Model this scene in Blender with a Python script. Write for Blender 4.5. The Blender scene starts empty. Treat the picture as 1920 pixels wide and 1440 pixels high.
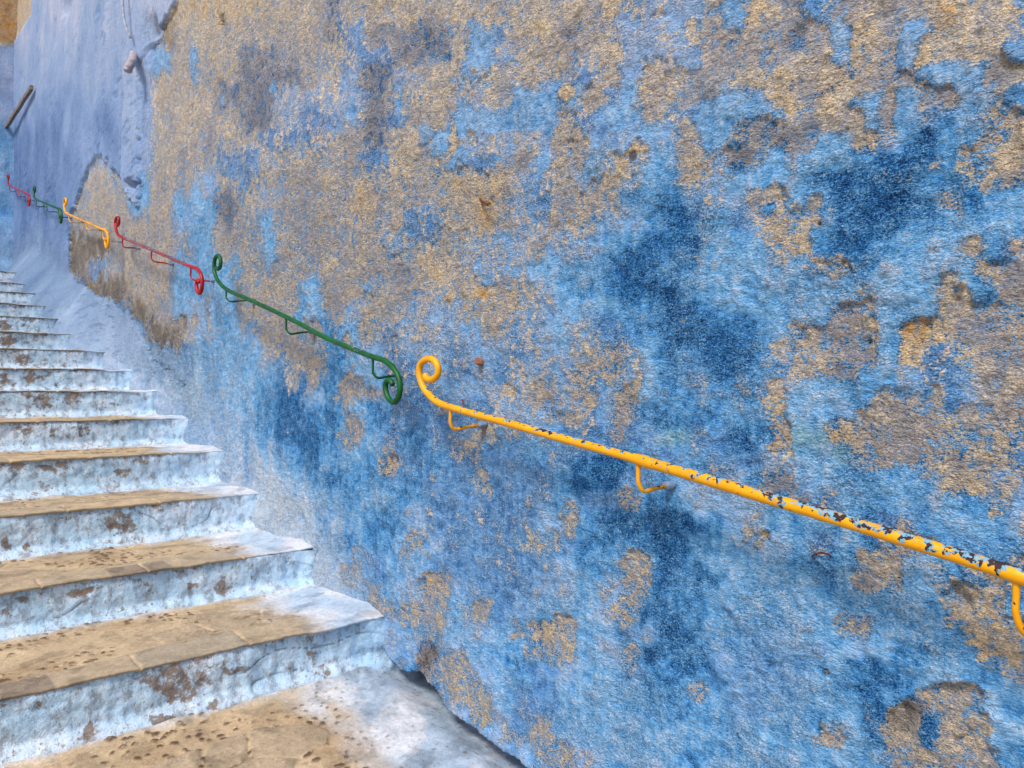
import bpy, math, time
import numpy as np
T0 = time.time()
S = bpy.context.scene
COL = S.collection
# ------------------------------------------------------------------ survey
# the photo was measured with these numbers; they only turn measured spots on the
# real wall / steps into metres (wall plane at X = 0, stairs climb along +Y)
F = 1410.0; TH = math.radians(40.5); SN, CS = math.sin(TH), math.cos(TH)
CX, CZ = -1.52, 1.5
def at(px, py, D):
    t = (px - 960) / F; z = D / (CS * t + SN)
    return np.array([CX + D, (CS - SN * t) * z, CZ + (730 - py) / F * z])
def proj(X, Y, Z):
    x = X - CX
    d = SN * x + CS * Y
    d = np.maximum(d, 0.15)
    return 960 + F * (CS * x - SN * Y) / d, 730 - F * (Z - CZ) / d

# ------------------------------------------------------------------ noise
def _h(ix, iy, seed):
    h = (ix.astype(np.int64) * 374761393 + iy.astype(np.int64) * 668265263 + seed * 974634777) & 0xffffffff
    h = ((h ^ (h >> 13)) * 1274126177) & 0xffffffff
    return (h ^ (h >> 16)) & 0xffffffff
def rnd(ix, iy, seed): return _h(ix, iy, seed) / 4294967295.0
def gn(x, y, seed=0):
    x0 = np.floor(x); y0 = np.floor(y); fx = x - x0; fy = y - y0
    x0 = x0.astype(np.int64); y0 = y0.astype(np.int64)
    u = fx * fx * fx * (fx * (fx * 6 - 15) + 10); v = fy * fy * fy * (fy * (fy * 6 - 15) + 10)
    def g(i, j):
        a = rnd(x0 + i, y0 + j, seed) * 6.2831853
        return np.cos(a) * (fx - i) + np.sin(a) * (fy - j)
    a = g(0, 0); b = g(1, 0); c = g(0, 1); d = g(1, 1)
    return ((a + (b - a) * u) * (1 - v) + (c + (d - c) * u) * v) * 1.4
def fbm(x, y, oct=4, seed=0, rough=0.5):
    s = 0; a = 1.0; n = 0
    for k in range(oct):
        s = s + a * gn(x * 2 ** k + 17.3 * k, y * 2 ** k - 9.1 * k, seed + k * 13); n += a; a *= rough
    return s / n * 1.5
def sst(a, b, x):
    t = np.clip((x - a) / (b - a), 0, 1); return t * t * (3 - 2 * t)
def worley(x, y, seed, jit=0.9):
    x0 = np.floor(x).astype(np.int64); y0 = np.floor(y).astype(np.int64)
    d1 = np.full(x.shape, 9.0); idr = np.zeros(x.shape); d2 = np.full(x.shape, 9.0)
    for i in (-1, 0, 1):
        for j in (-1, 0, 1):
            cx = x0 + i + .5 + (rnd(x0 + i, y0 + j, seed) - .5) * jit
            cy = y0 + j + .5 + (rnd(x0 + i, y0 + j, seed + 7) - .5) * jit
            d = np.hypot(x - cx, y - cy); r = rnd(x0 + i, y0 + j, seed + 3)
            m = d < d1
            d2 = np.where(m, d1, np.minimum(d2, d)); idr = np.where(m, r, idr); d1 = np.where(m, d, d1)
    return d1, d2, idr
def lin(h):
    h = h.lstrip('#'); c = [int(h[i:i + 2], 16) / 255 for i in (0, 2, 4)]
    return np.array([(v / 12.92 if v <= .04045 else ((v + .055) / 1.055) ** 2.4) for v in c])

# ------------------------------------------------------------------ object helpers
def link(o, parent=None):
    COL.objects.link(o)
    if parent is not None: o.parent = parent
    return o
def tag(o, label=None, cat=None, group=None, kind=None):
    if label: o['label'] = label
    if cat: o['category'] = cat
    if group: o['group'] = group
    if kind: o['kind'] = kind
    return o
def empty(name, loc, parent=None):
    o = bpy.data.objects.new(name, None); o.location = loc; o.empty_display_size = .1
    return link(o, parent)
def mesh_np(name, V, Q, mat, parent=None, attrs=None, smooth=True, origin=None):
    V = np.asarray(V, dtype=np.float32)
    if parent is not None:
        V = V - np.array(parent.location, dtype=np.float32)
    off = None
    if parent is None and origin is not None:
        V = V - np.array(origin, dtype=np.float32)
    Q = np.asarray(Q, dtype=np.int32)
    me = bpy.data.meshes.new(name)
    me.vertices.add(len(V)); me.vertices.foreach_set('co', V.ravel())
    me.loops.add(Q.size); me.loops.foreach_set('vertex_index', Q.ravel())
    me.polygons.add(len(Q)); k = Q.shape[1]
    me.polygons.foreach_set('loop_start', np.arange(0, Q.size, k, dtype=np.int32))
    me.polygons.foreach_set('loop_total', np.full(len(Q), k, dtype=np.int32))
    me.polygons.foreach_set('use_smooth', np.full(len(Q), smooth, dtype=bool))
    me.update(calc_edges=True); me.validate()
    for an, arr in (attrs or {}).items():
        a = me.attributes.new(an, 'FLOAT_COLOR', 'POINT')
        arr = np.asarray(arr, dtype=np.float32)
        if arr.shape[1] == 3: arr = np.hstack([arr, np.ones((len(arr), 1), np.float32)])
        a.data.foreach_set('color', arr.ravel())
    me.materials.append(mat)
    o = bpy.data.objects.new(name, me)
    if origin is not None and parent is None: o.location = origin
    return link(o, parent)
def gridq(nr, nc, flip=False):
    i = np.arange(nr - 1)[:, None] * nc + np.arange(nc - 1)[None, :]
    q = np.stack([i, i + 1, i + nc + 1, i + nc], -1).reshape(-1, 4)
    return q[:, ::-1] if flip else q

# ------------------------------------------------------------------ node helpers
class NT:
    def __init__(s, name):
        s.m = bpy.data.materials.new(name); s.m.use_nodes = True
        s.t = s.m.node_tree; s.n = s.t.nodes; s.n.clear()
        s.out = s.n.new('ShaderNodeOutputMaterial'); s.b = s.n.new('ShaderNodeBsdfPrincipled')
        s.t.links.new(s.b.outputs[0], s.out.inputs[0])
    def L(s, a, b): s.t.links.new(a, b)
    def put(s, sock, v):
        if isinstance(v, bpy.types.NodeSocket): s.L(v, sock)
        elif isinstance(v, (int, float)): sock.default_value = v
        else: sock.default_value = tuple(v) + ((1,) if len(v) == 3 and len(sock.default_value) == 4 else ())
    def math(s, op, a, b=0.0, c=0.0, clamp=False):
        n = s.n.new('ShaderNodeMath'); n.operation = op; n.use_clamp = clamp
        s.put(n.inputs[0], a); s.put(n.inputs[1], b)
        if op in ('MULTIPLY_ADD',): s.put(n.inputs[2], c)
        return n.outputs[0]
    def mr(s, x, a, b, c=0., d=1., smooth=True):
        n = s.n.new('ShaderNodeMapRange'); n.interpolation_type = 'SMOOTHSTEP' if smooth else 'LINEAR'
        for i, v in enumerate((x, a, b, c, d)): s.put(n.inputs[i], v)
        return n.outputs[0]
    def noise(s, vec, scale, detail=3, rough=.55, lac=2.0, dist=0.):
        n = s.n.new('ShaderNodeTexNoise'); s.L(vec, n.inputs['Vector'])
        n.inputs['Scale'].default_value = scale; n.inputs['Detail'].default_value = detail
        n.inputs['Roughness'].default_value = rough; n.inputs['Lacunarity'].default_value = lac
        n.inputs['Distortion'].default_value = dist
        return n.outputs['Fac']
    def vor(s, vec, scale, feat='F1', out='Distance'):
        n = s.n.new('ShaderNodeTexVoronoi'); n.feature = feat; s.L(vec, n.inputs['Vector'])
        n.inputs['Scale'].default_value = scale; return n.outputs[out]
    def mix(s, f, a, b, mode='MIX'):
        n = s.n.new('ShaderNodeMix'); n.data_type = 'RGBA'; n.blend_type = mode
        s.put(n.inputs[0], f); s.put(n.inputs[6], a); s.put(n.inputs[7], b); return n.outputs[2]
    def ramp(s, x, stops):
        n = s.n.new('ShaderNodeValToRGB'); r = n.color_ramp
        while len(r.elements) < len(stops): r.elements.new(.5)
        for e, (p, c) in zip(r.elements, stops):
            e.position = p; e.color = (*c, 1)
        s.L(x, n.inputs[0]) if isinstance(x, bpy.types.NodeSocket) else None
        return n.outputs[0]
    def attr(s, name):
        n = s.n.new('ShaderNodeAttribute'); n.attribute_name = name
        sp = s.n.new('ShaderNodeSeparateColor'); s.L(n.outputs['Color'], sp.inputs[0])
        return n.outputs['Color'], sp.outputs[0], sp.outputs[1], sp.outputs[2], n.outputs['Alpha']
    def obj(s, sc=(1, 1, 1)):
        n = s.n.new('ShaderNodeTexCoord'); m = s.n.new('ShaderNodeMapping'); s.L(n.outputs['Object'], m.inputs[0])
        m.inputs['Scale'].default_value = sc; return m.outputs[0]
    def bump(s, h, dist, strength=1.0, prev=None):
        n = s.n.new('ShaderNodeBump'); n.inputs['Distance'].default_value = dist; n.inputs['Strength'].default_value = strength
        s.put(n.inputs['Height'], h)
        if prev is not None: s.L(prev, n.inputs['Normal'])
        return n.outputs[0]
    def fin(s, col, rough=.85, normal=None, spec=.3, metal=0.):
        s.put(s.b.inputs['Base Color'], col); s.put(s.b.inputs['Roughness'], rough)
        s.put(s.b.inputs['Specular IOR Level'], spec); s.put(s.b.inputs['Metallic'], metal)
        if normal is not None: s.L(normal, s.b.inputs['Normal'])
        return s.m
K = 0.80
def C(h, k=None): return tuple(np.clip(lin(h) * (K if k is None else k), 0, 1))

# ------------------------------------------------------------------ materials
def mat_wall(name='flaking_blue_limewash'):
    s = NT(name)
    _, R, G, B, A = s.attr('fld'); _, R2, G2, B2, A2 = s.attr('fl2')
    v = s.obj(); vs = s.obj((1, 1, 1.5))
    n1 = s.noise(v, 42, 5, .7); n2 = s.noise(vs, 150, 3, .65); n3 = s.noise(v, 16, 4, .6)
    grain = s.noise(vs, 300, 2, .6); patchy = s.noise(v, 5, 4, .6)
    nmx = s.math('SUBTRACT', 1., s.math('MULTIPLY', A, .6))
    mixz = s.math('MULTIPLY_ADD', s.mr(R, .22, .42), .9, .5)
    nmx = s.math('MULTIPLY', nmx, mixz)
    x = s.math('MULTIPLY_ADD', s.math('MULTIPLY', s.math('SUBTRACT', n1, .5), nmx), 1.8, R)
    x = s.math('MULTIPLY_ADD', s.math('MULTIPLY', s.math('SUBTRACT', n2, .5), nmx), 1.05, x)
    bare = s.mr(x, .46, .56)
    rim = s.math('SUBTRACT', 1., s.math('ABSOLUTE', s.math('MULTIPLY', s.math('SUBTRACT', x, .575), 9.)), clamp=True)
    t = s.math('MULTIPLY_ADD', s.math('SUBTRACT', n3, .5), .30, G)
    t = s.math('MULTIPLY_ADD', s.math('SUBTRACT', n1, .5), .45, t)
    brush = s.noise(s.obj((1, 1, .14)), 75, 3, .6)
    t = s.math('MULTIPLY_ADD', s.math('SUBTRACT', brush, .5), .40, t)
    rg = s.mr(s.math('ADD', s.math('MULTIPLY', patchy, .6), s.math('MULTIPLY', n3, .4)), .42, .58, .30, .75)
    rg = s.math('ADD', rg, s.math('MULTIPLY', s.mr(G, .58, .36), .65))
    rg = s.math('ADD', rg, s.math('MULTIPLY', s.mr(R, .22, .36), .75))
    t = s.math('MULTIPLY_ADD', s.math('MULTIPLY', s.math('SUBTRACT', n2, .5), rg), 1.45, t)
    t = s.math('MULTIPLY_ADD', s.math('MULTIPLY', s.math('SUBTRACT', grain, .5), rg), .8, t)
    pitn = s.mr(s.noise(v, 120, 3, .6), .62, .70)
    t = s.math('SUBTRACT', t, s.math('MULTIPLY', s.math('MULTIPLY', s.math('ADD', s.math('SUBTRACT', n2, .5), s.math('SUBTRACT', grain, .5)), A), .6))
    blue = s.ramp(t, [(0, C('#123f7c',.9)), (.2, C('#1e60a8',.95)), (.4, C('#3a86cb',1)), (.6, C('#66a6df',1)), (.8, C('#90bfea',1)), (1, C('#c6d4f0',1))])
    teal = s.mix(s.math('MULTIPLY', B2, .7), blue, s.ramp(t, [(0, C('#1d5a80')), (.5, C('#5299bd')), (1, C('#b2dbe2'))]))
    lavc = s.ramp(t, [(0, C('#44669f')), (.3, C('#6b8cc0')), (.55, C('#8aa6d3')), (.8, C('#a8bcdf')), (1, C('#c9cfe6'))])
    paint = s.mix(A, teal, lavc)
    washc = s.ramp(t, [(0, C('#7595b8')), (.5, C('#a8c0da')), (1, C('#e2e9f0'))])
    paint = s.mix(R2, paint, washc)
    w = s.math('MULTIPLY_ADD', s.math('SUBTRACT', n3, .5), .45, B)
    w = s.math('MULTIPLY_ADD', s.math('SUBTRACT', n1, .5), .35, w)
    base = s.ramp(w, [(0, C('#66758a',.9)), (.25, C('#a9a5a8',1.1)), (.5, C('#c9bcab',1.1)), (.74, C('#dcc5a2',1.05)), (.9, C('#dca455',.95)), (1, C('#a06a2a'))])
    gr = s.mr(s.math('ADD', s.math('MULTIPLY', n1, .35), s.math('ADD', s.math('MULTIPLY', n2, .4), s.math('MULTIPLY', grain, .25))), .38, .60, .36, 1.6, False)
    cm = s.n.new('ShaderNodeCombineColor')
    for i in range(3): s.L(gr, cm.inputs[i])
    base = s.mix(.85, base, s.mix(1., base, cm.outputs[0], 'MULTIPLY'))
    base = s.mix(s.math('MULTIPLY', rim, .55), base, C('#e3c493',.95))
    # thin lime bloom left on the bare render
    bloom = s.mr(s.math('ADD', s.math('MULTIPLY', s.noise(v, 70, 4, .7), .5), s.math('MULTIPLY', s.noise(v, 13, 5, .7), .5)), .47, .56)
    base = s.mix(s.math('MULTIPLY', bloom, s.math('SUBTRACT', .95, s.math('MULTIPLY', B, .72), clamp=True)), base, s.ramp(s.math('ADD', n2, s.math('SUBTRACT', patchy, .5)), [(.35, C('#8fa6c6')), (.55, C('#b3b8cb')), (.75, C('#d4cfd2'))]))
    col = s.mix(bare, paint, base)
    col = s.mix(s.math('MULTIPLY', s.math('MULTIPLY', pitn, s.math('SUBTRACT', 1., A)), .5), col, C('#3b4352'))  # dark specks paint in the shade of small pits in the relief
    grime_shade = s.math('MULTIPLY', G2, s.mr(n1, .3, .6, .5, 1.))  # channel holds real grime plus the shade painted into the undercut
    col = s.mix(s.math('MULTIPLY', grime_shade, .85), col, C('#4b4038'))
    # rust-red and grey flecks
    fl = s.mr(s.noise(v, 33, 4, .75), .69, .73)
    col = s.mix(s.math('MULTIPLY', fl, .45), col, C('#8d6f66'))
    hgt = s.math('ADD', s.math('ADD', s.math('MULTIPLY', s.noise(vs, 34, 5, .72), 2.4), s.math('MULTIPLY', s.noise(vs, 95, 4, .62), 1.2)), s.math('MULTIPLY', s.noise(vs, 260, 3, .7), .30))
    sm = s.math('SUBTRACT', 1., s.math('MULTIPLY', A, .40))
    nb = s.n.new('ShaderNodeBump'); nb.inputs['Distance'].default_value = .026
    s.L(s.math('MULTIPLY', sm, s.math('MULTIPLY_ADD', rg, .35, .6)), nb.inputs['Strength']); s.L(hgt, nb.inputs['Height'])
    return s.fin(col, .9, nb.outputs[0], .15)

def mat_riser():
    s = NT('riser_limewash'); _, R, G, B, A = s.attr('fld'); v = s.obj()
    n1 = s.noise(v, 30, 5, .68); n2 = s.noise(v, 110, 3, .65); n3 = s.noise(v, 9, 4, .6)
    x = s.math('MULTIPLY_ADD', s.math('SUBTRACT', n1, .5), 2.0, R); x = s.math('MULTIPLY_ADD', s.math('SUBTRACT', n2, .5), .8, x)
    bare = s.mr(x, .40, .74)
    t = s.math('MULTIPLY_ADD', s.math('SUBTRACT', n3, .5), .8, G); t = s.math('MULTIPLY_ADD', s.math('SUBTRACT', n2, .5), .35, t)
    t = s.math('MULTIPLY_ADD', s.math('SUBTRACT', n1, .5), .4, t)
    p = s.ramp(t, [(0, C('#6499cc')), (.25, C('#9abedc',1.02)), (.5, C('#b2cee4',1.05)), (.75, C('#c8d6e6',1.05)), (1, C('#dfe4ea',1.05))])
    greyp = s.mr(s.noise(s.obj((1, 1, .6)), 24, 6, .78), .47, .62)
    p = s.mix(s.math('MULTIPLY', greyp, .62), p, C('#7f7f82'))
    b = s.ramp(s.math('ADD', n2, s.math('MULTIPLY', s.math('SUBTRACT', n3, .5), .7)), [(.25, C('#5d4b3c')), (.5, C('#846a52')), (.75, C('#a38a70'))])
    fk = s.mr(s.noise(v, 75, 4, .7), .61, .68)
    p = s.mix(s.math('MULTIPLY', fk, .6), p, C('#5c5a5c'))
    col = s.mix(s.math('MULTIPLY', bare, .85), p, b)
    col = s.mix(s.math('MULTIPLY', B, .8), col, C('#55504c'))
    h = s.math('ADD', s.math('MULTIPLY', n1, 1.), s.math('MULTIPLY', s.noise(v, 200, 3, .6), .25))
    h = s.math('SUBTRACT', h, s.math('MULTIPLY', bare, .35))
    return s.fin(col, .85, s.bump(h, .009, .85), .2)

def mat_tread():
    s = NT('worn_step_stone'); Cc, R, G, B, A = s.attr('col'); v = s.obj()
    n1 = s.noise(v, 60, 4, .7); n2 = s.noise(v, 260, 3, .6); n3 = s.noise(v, 12, 4, .6)
    m = s.mr(s.math('ADD', s.math('MULTIPLY', n1, .6), s.math('MULTIPLY', n2, .4)), .3, .7, .68, 1.3, False)
    m2 = s.mr(n3, .3, .7, .82, 1.16, False)
    m = s.math('MULTIPLY', m, m2)
    cm = s.n.new('ShaderNodeCombineColor')
    for i in range(3): s.L(m, cm.inputs[i])
    col = s.mix(1., Cc, cm.outputs[0], 'MULTIPLY')
    h = s.math('ADD', n1, s.math('MULTIPLY', n2, .4))
    return s.fin(col, .8, s.bump(h, .006, .7), .25)

def mat_paint(name, base_a, base_b, chip_a, chip_b, chips=.5, top=0.3):
    """gloss paint on pipe; 'wear' attribute says where older coats show"""
    s = NT(name); _, R, G, B, A = s.attr('wear'); v = s.obj()
    g = s.n.new('ShaderNodeNewGeometry'); sp = s.n.new('ShaderNodeSeparateXYZ'); s.L(g.outputs['Normal'], sp.inputs[0])
    n1 = s.noise(v, 55, 4, .6, dist=.3); n2 = s.noise(v, 90, 4, .65); n3 = s.noise(v, 18, 3, .6); n4 = s.noise(v, 400, 2, .6)
    w = s.math('ADD', n1, s.math('MULTIPLY', sp.outputs[2], top * .3))
    w = s.math('ADD', w, s.math('MULTIPLY', s.math('SUBTRACT', R, .5), .3))
    w = s.math('MULTIPLY_ADD', s.math('SUBTRACT', n3, .5), .35, w)
    m1 = s.mr(w, chips, chips + .012)
    m2 = s.mr(s.math('MULTIPLY_ADD', s.math('SUBTRACT', n2, .5), .9, w), chips + .06, chips + .075)
    c = s.mix(s.mr(n3, .35, .65), base_a, base_b)
    c = s.mix(s.mr(s.noise(v, 140, 3, .7), .62, .72, 0, .45), c, chip_b)
    c = s.mix(m1, c, s.mix(s.mr(n2, .45, .6), chip_a, C('#5b8db2')) if name.startswith('yellow') else chip_a)
    c = s.mix(m2, c, chip_b)
    c = s.mix(s.math('MULTIPLY', G, s.mr(n2, .3, .6, .5, 1.)), c, C('#4a1c14'))
    h = s.math('SUBTRACT', s.math('MULTIPLY', n4, .15), s.math('ADD', m1, m2))
    r = s.math('ADD', s.math('MULTIPLY', s.math('MAXIMUM', m1, m2), .3), s.mr(n1, .3, .7, .34, .55, False))
    return s.fin(c, r, s.bump(s.math('ADD', h, s.math('MULTIPLY', n2, .5)), .0018, .8), .35)

def mat_simple(name, ca, cb, scale=40, rough=.8, bump=.003):
    s = NT(name); v = s.obj(); n = s.noise(v, scale, 5, .65)
    return s.fin(s.mix(s.mr(n, .35, .65), ca, cb), rough, s.bump(n, bump, .8), .3)

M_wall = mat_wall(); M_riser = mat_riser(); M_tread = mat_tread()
M_yel = mat_paint('yellow_gloss_paint', C('#eea300', .85), C('#f5b000', .85), C('#7fb2cf'), C('#3a2428'), .64, .42)
M_grn = mat_paint('green_gloss_paint', C('#0a6a26', .7), C('#075220', .7), C('#6d9a86'), C('#3a3f38'), .70, .22)
M_red = mat_paint('red_gloss_paint', C('#c00a14', .8), C('#960814', .8), C('#9b8fa4'), C('#5a3038'), .66, .28)
M_yelf = mat_paint('yellow_worn_paint', C('#eda410', 1.), C('#e09a14'), C('#a88a5a'), C('#5a3a20'), .70, .3)
M_wood = mat_simple('weathered_wood', C('#6c6057'), C('#94887c'), 25)
M_rust = mat_simple('rusty_iron', C('#5a2c20'), C('#85452c'), 90, .8, .001)
M_cable = mat_simple('painted_cable', C('#b9bfce'), C('#8f97a8'), 50, .6, .001)
M_clay = mat_simple('limewashed_clay_pipe', C('#9a8a8c'), C('#c0bccb'), 40)
M_ground = mat_simple('dusty_ground', C('#8c7a63'), C('#a5947a'), 6, .95, .01)

# ------------------------------------------------------------------ measured map of the wall's paint
MAP = """
kkaaaaakkkkkjjjshjjjijhihjjjkhgeehbkiscijiijkjih
kaaaaaamjjjjjiisfisssjbfjksijeeehiiiisjbkjbhkjii
aaaaaaabjhjssiihffssshbejjiijeeeejiiijjbjibkjiic
aaaaaaajjhjsssiheseijhhijjifheejiijjkikkjiscbbsi
aaaaaaajjjsssgegeshhjhgibbbifbgjisbikikcbibiibic
aaaaaaajjjhssgffgsfijbbbbbhfbbjhfbbciikjbibfcbji
baaaaaajjihhfffgisjjbbggggjefebejbbgsibbkgbdccjj
baaageajihffghhiifjjhbfgiejiehebjesibbbbcdddchjj
baaejhbjhehfhiijihkjjkiigfiejebcgebbbbcddddcchis
baahjjbjbbshgiiijjjihjkigfijhccdfeejjbcddddchcbb
baahjjjjebjhbiijjhifhjjiggiheecdccfgjbcdddccbbbb
baammjjjhbjhehiihiehjhgeghegbcdddbbbhjcddcbbbhcf
aaamfjjjbbbhhiijjiijkjeegbbbcddccbbbbbfdcbbbbbhi
aaacmmjjbbbhjjbijhijgjhjhebbcdddcbbbbbbbbbbbhbch
aaaabcmjbebhihbiejigeehjgebbbccddcbbbbbgbbbbjiii
aaaaabcmgebejhjcbhfeeeehgebefccccbbbbhiihbkkjiii
aaaaaabccbbbehhcbefeefeefeeghebcgddcghiiibkffhii
aaaaaaaccbbbbfhcebffefefgeehhebbeddcfhhscbeffgjj
aaaaaaaabbbbcdechefffeegghehejbcecccgbbbchiifgjj
wwwwwwwwwbwbcdcdbcfffffeeehfejccdcbchbbejjiihhhi
wwwwwwwwwwwwcddchbfcffhffeffffetffdckttkjiiihihh
wwwwwwwwwwwwbcdcbchfcffffcfddcffcfffgbbthjihshhf
wwwwwwwwwwwwbbcdccfcffhfffcddffceeecsebccbbchhgg
wwwwwwwwwwwwwbbccbccffffffcffhcceeeechfbbbbbbche
wwwwwwwwwwwwwwbcbccefffffehcdddddcegbbbbcffcbbbe
wwwwwwwwwwwwwwwcccbhefffhhfccdddcbbhebfbcfhhcccc
wwwwwwwwwwwwwwwwhfbbffffffecchddcbbbbcccijbbcfcf
wwwwwwwwwwwwwwwwhhbgjefffggbgidcccbbbbcbihbbccif
wwwwwwwwwwwwwwwwwhhjjbhfebbbghdccbbbbbbbbbbchfjc
wwwwwwwwwwwwwwwwewehhbebhkjbbfgdcbbbbbbhhbbbchgi
wwwwwwwwwwwwwwwweweehebbbhhbehdccebwbbebebcccchj
wwwwwwwwwwwwwwwwwwicjhebcfebbfcccfwwbbbbcdcbbccg
wwwwwwwwwwwwwwwwwwwwhhhbffbbbbcchbwwbbbcdcchjjbb
wwwwwwwwwwwwwwwwwwwwwehgffbbbbbccbwwbbbbddjdhdbc
wwwwwwwwwwwwwwwwwwwwwwwehhbbbbbbbbbbbbhbchjdjjbb
wwwwwwwwwwwwwwwwwwwwwwwwehhebbbbcbbbbbbbbhihjjhc
""".split()
assert len(MAP) == 36, len(MAP)
for _i, _r in enumerate(MAP): assert len(_r) == 48, (_i, len(_r))
#      bare tone warm lav wash grime+shade teal
CLS = {'a': (.10, .62, .4, 1, 0, 0, 0), 'b': (.14, .70, .45, 0, 0, 0, .1), 'c': (.18, .53, .45, 0, 0, 0, .1),
       'd': (.17, .35, .4, 0, 0, 0, .1), 'e': (.34, .76, .42, .4, 0, 0, 0), 'f': (.35, .54, .35, .38, 0, 0, .1),
       'g': (.47, .82, .40, .4, 0, 0, 0), 'h': (.60, .80, .47, 0, 0, 0, .1), 'i': (.70, .84, .33, 0, 0, 0, 0),
       'j': (.73, .86, .47, 0, 0, 0, 0), 'k': (.84, .7, .67, 0, 0, .0, 0), 'm': (.95, .4, .5, 0, 0, .55, 0),
       's': (.62, .56, .14, 0, 0, .1, .3), 'w': (.08, .60, .4, .25, .55, 0, 0), 't': (.2, .76, .4, 0, 0, 0, 1)}
GRID = np.array([[CLS[c] for c in r] for r in MAP])           # 36,48,7
# small measured features: centre, half axes, lean, class, strength
ELL = [
 (1717,65,24,30,.3,'b'),(1575,50,12,38,.1,'b'),(1573,112,16,9,0,'b'),(1603,85,9,45,0,'k'),(1550,185,26,45,0,'k'),(1580,205,22,18,0,'j'),
 (1840,190,32,60,-.15,'b'),(1692,195,20,40,0,'b'),(1370,205,28,45,0,'b'),(1425,210,30,40,0,'b'),(1462,135,18,14,0,'k'),
 (1450,15,40,12,0,'k'),(1780,20,30,25,0,'k'),(1480,430,40,50,.4,'j'),(1440,390,18,14,0,'c'),(1520,395,18,30,.4,'j'),
 (1715,640,24,30,.6,'k'),(1750,630,22,20,0,'k'),(1795,570,28,30,.5,'j'),(1570,810,16,20,0,'k'),(1465,820,14,20,0,'k'),
 (1600,600,40,50,.4,'i'),(1500,690,34,28,0,'i'),(1455,735,10,18,0,'j'),(1655,870,60,12,-.2,'j'),(1760,890,45,22,.3,'j'),
 (1620,1085,28,26,.3,'i'),(1570,1165,14,10,0,'j'),(1573,1195,7,12,0,'j'),(1545,1262,5,7,0,'m'),(1437,1005,9,9,0,'m'),
 (1535,1370,7,22,-.3,'k'),(1690,1345,26,35,.3,'m'),(1675,1400,30,30,.5,'j'),(1830,1380,26,50,0,'j'),(1790,1300,55,18,.1,'j'),
 (1800,1130,26,36,.2,'j'),(1870,1180,40,22,.1,'h'),(1195,1090,26,50,.15,'i'),(1070,965,16,40,0,'h'),(1172,930,10,24,0,'j'),
 (1018,1178,20,9,.4,'k'),(1040,1205,26,10,.4,'j'),(895,1140,12,14,0,'j'),(805,1095,24,16,0,'k'),(815,1140,20,40,0,'j'),
 (798,1235,16,30,0,'m'),(848,1240,8,26,0,'j'),(868,1235,9,24,0,'j'),(690,1100,5,30,-.1,'j'),(657,1062,14,10,0,'j'),
 (1185,740,12,42,.45,'j'),(1165,790,12,26,0,'j'),(1105,690,16,30,.6,'h'),(1092,745,22,16,0,'j'),(1020,752,30,14,0,'j'),(1060,780,26,10,0,'j'),
 (925,600,12,45,0,'j'),(905,545,16,16,0,'k'),(904,800,14,9,0,'j'),(1255,912,9,7,0,'h'),(468,566,5,7,0,'s'),(582,624,5,7,0,'s'),(748,706,5,7,0,'s'),(960,560,9,22,0,'k'),(845,563,7,14,0,'k'),(810,500,28,24,0,'k'),(955,735,10,14,0,'j'),
 (912,805,13,20,-.4,'h'),(730,872,11,22,0,'k'),(665,797,16,24,-.5,'i'),(650,715,9,30,.5,'j'),(696,737,8,14,0,'j'),(745,650,6,18,0,'j'),
 (588,562,16,32,0,'b'),(560,590,7,12,0,'b'),(689,538,8,11,0,'b'),(676,380,9,22,0,'c'),(678,375,22,42,0,'k'),
 (660,205,12,22,0,'b'),(745,205,9,25,-.3,'b'),(510,165,7,12,0,'b'),(415,188,5,6,0,'b'),(295,115,19,26,0,'b'),(360,115,8,38,0,'b'),
 (252,352,13,14,0,'s'),(252,380,13,24,0,'b'),(370,425,20,30,0,'b'),(505,470,12,40,0,'b'),(425,395,10,38,0,'s'),(565,340,26,35,0,'i'),
 (885,95,22,50,0,'b'),(1010,110,26,50,0,'j'),(975,115,10,30,0,'j'),(1062,172,14,14,0,'k'),(1203,282,16,11,-.4,'k'),(1070,265,30,25,0,'j'),
 (1020,290,12,16,0,'b'),(1118,305,16,30,0,'b'),(1230,170,16,60,0,'j'),(1210,150,8,40,0,'k'),(925,345,30,30,.6,'k'),(855,120,14,60,.3,'j'),
 (760,330,30,50,.4,'j'),(795,420,26,40,0,'f'),(700,250,20,30,0,'s'),(900,400,16,40,-.2,'k'),(850,260,10,26,0,'k'),(890,260,12,20,0,'h'),
 (1310,290,30,36,0,'j'),(1440,240,60,26,-.3,'s'),(1575,500,30,16,0,'h'),(1910,590,26,60,0,'i'),(1850,320,16,60,0,'h'),(1890,250,40,50,0,'j'),
 (1275,730,40,60,0,'c'),(1350,640,70,50,0,'d'),(1440,1250,80,80,0,'w'),(545,655,10,45,0,'j'),(508,625,18,50,0,'j'),(585,680,26,22,0,'j'),
 (548,720,8,22,0,'j'),(343,605,5,18,0,'m'),(366,605,4,14,0,'j'),(388,590,5,16,0,'j'),(325,630,14,26,0,'m'),(480,570,14,30,0,'j'),
 (280,720,0.1,0.1,0,'c'),(335,700,10,30,-.55,'c'),(650,640,10,22,0,'h'),
]
CLSV = {k: np.array(v) for k, v in CLS.items()}
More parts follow.
